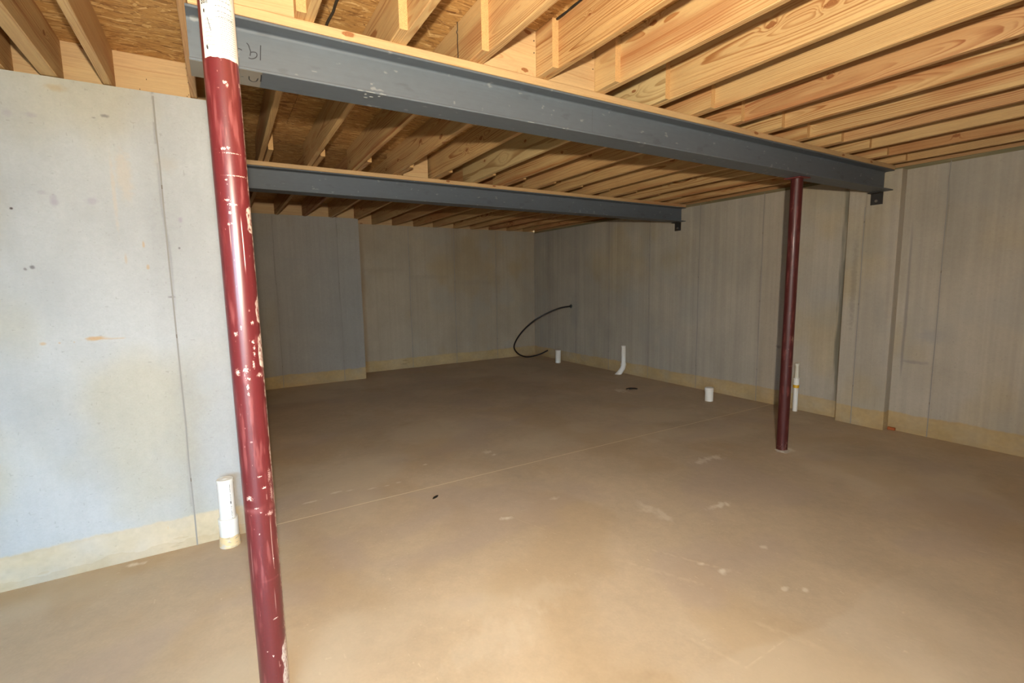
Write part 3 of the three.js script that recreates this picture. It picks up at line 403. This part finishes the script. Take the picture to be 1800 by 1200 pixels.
{
  const g = thing('drain_pipe', 'white capped plastic pipe with a coupling, standing by the left wall', 'pipe', [-.057, 0, -3.335]);
  const c = new THREE.CylinderGeometry(.0445, .0445, .27, 40, 1, true); c.translate(0, .285, 0); mesh('pipe_tube', c, M.pvcPrint, g);
  mesh('pipe_cap', new THREE.LatheGeometry([[0, .428], [.012, .428], [.014, .422], [.030, .421], [.036, .424], [.043, .424], [.0465, .420], [.0465, .398], [.0445, .397]].map((q) => new THREE.Vector2(...q)).reverse(), 40), M.pvc, g);
  mesh('coupling', ring(.040, .0525, .062, .175, .004), M.pvc, g); mesh('coupling', ring(.040, .0545, .14, .178, .004), M.pvc, g);
  const f = new THREE.CylinderGeometry(.054, .058, .07, 36, 4, true), p = f.attributes.position; for (let i = 0; i < p.count; i++) { const k = 1 + .05 * n2(p.getX(i) * 70, p.getY(i) * 90 + p.getZ(i) * 60); p.setX(i, p.getX(i) * k); p.setZ(i, p.getZ(i) * k); } f.computeVertexNormals(); f.translate(0, .034, 0);
  const ft = dataTex(128, 64, (u, v, c2) => { c2[0] = 222; c2[1] = 196; c2[2] = 150; const q = fbm(u * 9, v * 5, 4); mixc(c2, [200, 194, 184], .8 * sst(0, .25, q)); mixc(c2, [150, 140, 126], .5 * sst(.2, .4, fbm(u * 12 + 5, v * 8, 3))); });
  mesh('foam_wrap', f, std({ map: ft, roughness: .9 }), g);
}
{
  const g = thing('drain_pipe', 'short white pipe stub near the far corner, closest to the black cable', 'pipe', [5.66, 0, -7.66]);
  mesh('pipe_tube', ring(.048, .053, -.02, .225), M.pvc, g); mesh('pipe_cap', new THREE.CylinderGeometry(.056, .056, .03, 36), M.pvc, g).position.y = .237;
}
{
  const g = thing('drain_pipe', 'white pipe with an elbow bent at its foot, by the right wall', 'pipe', [5.76, 0, -6.07]);
  const c = new THREE.CatmullRomCurve3([[-.025, -.03, -.02], [0, .0, 0], [.035, .055, .025], [.062, .11, .045], [.070, .16, .05], [.070, .2, .05]].map((p) => new THREE.Vector3(...p)));
  mesh('elbow', new THREE.TubeGeometry(c, 24, .043, 24), M.pvc, g);
  const t = new THREE.CylinderGeometry(.038, .038, .31, 32); t.translate(.070, .335, .05); mesh('pipe_tube', t, M.pvc, g);
  const h = ring(.036, .0415, 0, .018); h.translate(.070, .475, .05); mesh('pipe_cap', h, M.pvc, g);
  const s = ring(.036, .0465, .15, .19, .004); s.translate(.070, 0, .05); mesh('coupling', s, M.pvc, g);
}
{
  const g = thing('drain_pipe', 'short white capped pipe stub on the floor left of the dark red post', 'pipe', [5.42, 0, -4.01]);
  mesh('pipe_tube', ring(.048, .0525, -.02, .135), M.pvc, g); mesh('pipe_cap', new THREE.LatheGeometry([[0, .178], [.05, .178], [.056, .172], [.056, .125], [.052, .124]].map((q) => new THREE.Vector2(...q)).reverse(), 36), M.pvc, g);
}
{
  const g = thing('supply_pipe', 'slim white pipe with a yellow band, standing right of the dark red post', 'pipe', [5.82, 0, -3.115]);
  const lo = new THREE.CylinderGeometry(.026, .026, .34, 28); lo.translate(0, .155, 0); mesh('pipe_tube', lo, M.pvc, g);
  mesh('coupling', ring(.022, .0325, .285, .405, .004), M.pvc, g);
  const tp = mesh('tape_band', ring(.026, .0335, .285, .322), std({ color: 0xd9a514, roughness: .5 }), g); tp.userData.label = 'yellow tape band';
  const up = new THREE.CylinderGeometry(.021, .022, .16, 28); up.translate(0, .48, 0); mesh('pipe_tube', up, std({ color: 0xd8d4c4, roughness: .45 }), g);
  mesh('pipe_cap', ring(.0, .0255, .545, .58, .003), std({ color: 0xd8d4c4, roughness: .45 }), g);
}

// ---------------------------------------------------------------- loose things
{
  const g = thing('cable', 'black cable looping out of a hole in the right wall down to the floor', 'cable', [5.9, 0, -7.547]);
  const pts = [[5.886, 1.111, -7.549], [5.69, 1.083, -7.62], [5.469, .987, -7.75], [5.246, .834, -7.9], [5.078, .594, -8.1], [5.02, .378, -8.25], [5.053, .263, -8.33], [5.203, .124, -8.4], [5.403, .043, -8.43], [5.598, .053, -8.4], [5.738, .094, -8.35], [5.868, .155, -8.305]].map(([x, y, z]) => [x - 5.9, y, z + 7.547]);
  mesh('cable_jacket', tube(pts, .015, 120, 12), std({ color: 0x17141a, roughness: .45 }), g);
  const s = ring(.016, .030, 0, .02); s.rotateZ(Math.PI / 2); s.translate(-0.002, 1.111, 0); mesh('wall_sleeve', s, std({ color: 0x3c4648, roughness: .7 }), g);
}
tag(mesh('tie_wire', tube([[5.03, .012, -5.07], [5.08, .02, -5.03], [5.14, .014, -5.02], [5.15, .010, -5.07], [5.09, .012, -5.11], [5.02, .008, -5.12]], .008, 50, 8), M.black), 'small black loop of wire lying on the pale spot of the far floor', 'wire');
{ const s = new THREE.Shape([[-.03, 0], [-.01, .009], [.02, .008], [.032, 0], [.015, -.008], [-.015, -.007]].map((p) => new THREE.Vector2(...p))), g = new THREE.ExtrudeGeometry(s, { depth: .006, bevelEnabled: true, bevelSize: .001, bevelThickness: .001, bevelSegments: 1 }); g.rotateX(-Math.PI / 2); const o = tag(mesh('debris_chip', g, M.black), 'tiny black chip lying on the floor in front of the pale joint line', 'debris'); o.position.set(1.266, .001, -3.255); o.rotation.y = .5; }
{ const g = new RoundedBoxGeometry(.03, .03, .065, 3, .006), p = g.attributes.position; for (let i = 0; i < p.count; i++) p.setY(i, p.getY(i) * (1 + .2 * n2(p.getZ(i) * 60, 2))); g.computeVertexNormals(); const o = tag(mesh('brick_fragment', g, std({ color: 0xa4582c, roughness: .9 })), 'small rust orange brick fragment at the foot of the right wall', 'debris'); o.position.set(5.875, .016, -2.155); }

// ---------------------------------------------------------------- the photographer's flash, behind and above the viewpoint
{
  const g = thing('photo_flash', 'black photo flash on a slim stand just behind the viewpoint', 'flash', [-.068, 0, .27]);
  mesh('stand_pole', new THREE.CylinderGeometry(.010, .012, 1.74, 16).translate(0, .88, 0), M.black, g);
  for (let k = 0; k < 3; k++) { const a = k * 2.094 + .4, l = tube([[0, .35, 0], [Math.cos(a) * .18, .12, Math.sin(a) * .18], [Math.cos(a) * .3, .008, Math.sin(a) * .3]], .008, 12, 8); mesh('stand_leg', l, M.black, g); }
  const head = new THREE.Group(); head.name = 'flash_head'; head.position.set(.035, 1.80, -.03); head.rotation.y = -.38; g.add(head);
  mesh('flash_body', new RoundedBoxGeometry(.08, .06, .13, 3, .008).translate(0, 0, .02), M.black, head);
  mesh('flash_arm', tube([[0, -.03, .04], [0, -.06, .1], [-.0, -.08, .15]], .012, 10, 10), M.black, head);
  mesh('flash_lamp', new THREE.BoxGeometry(.066, .044, .004).translate(0, 0, -.047), std({ color: 0xffffff, emissive: 0xfff0d8, emissiveIntensity: 2.0, roughness: .4 }), head);
}
renderer.render(scene, camera);
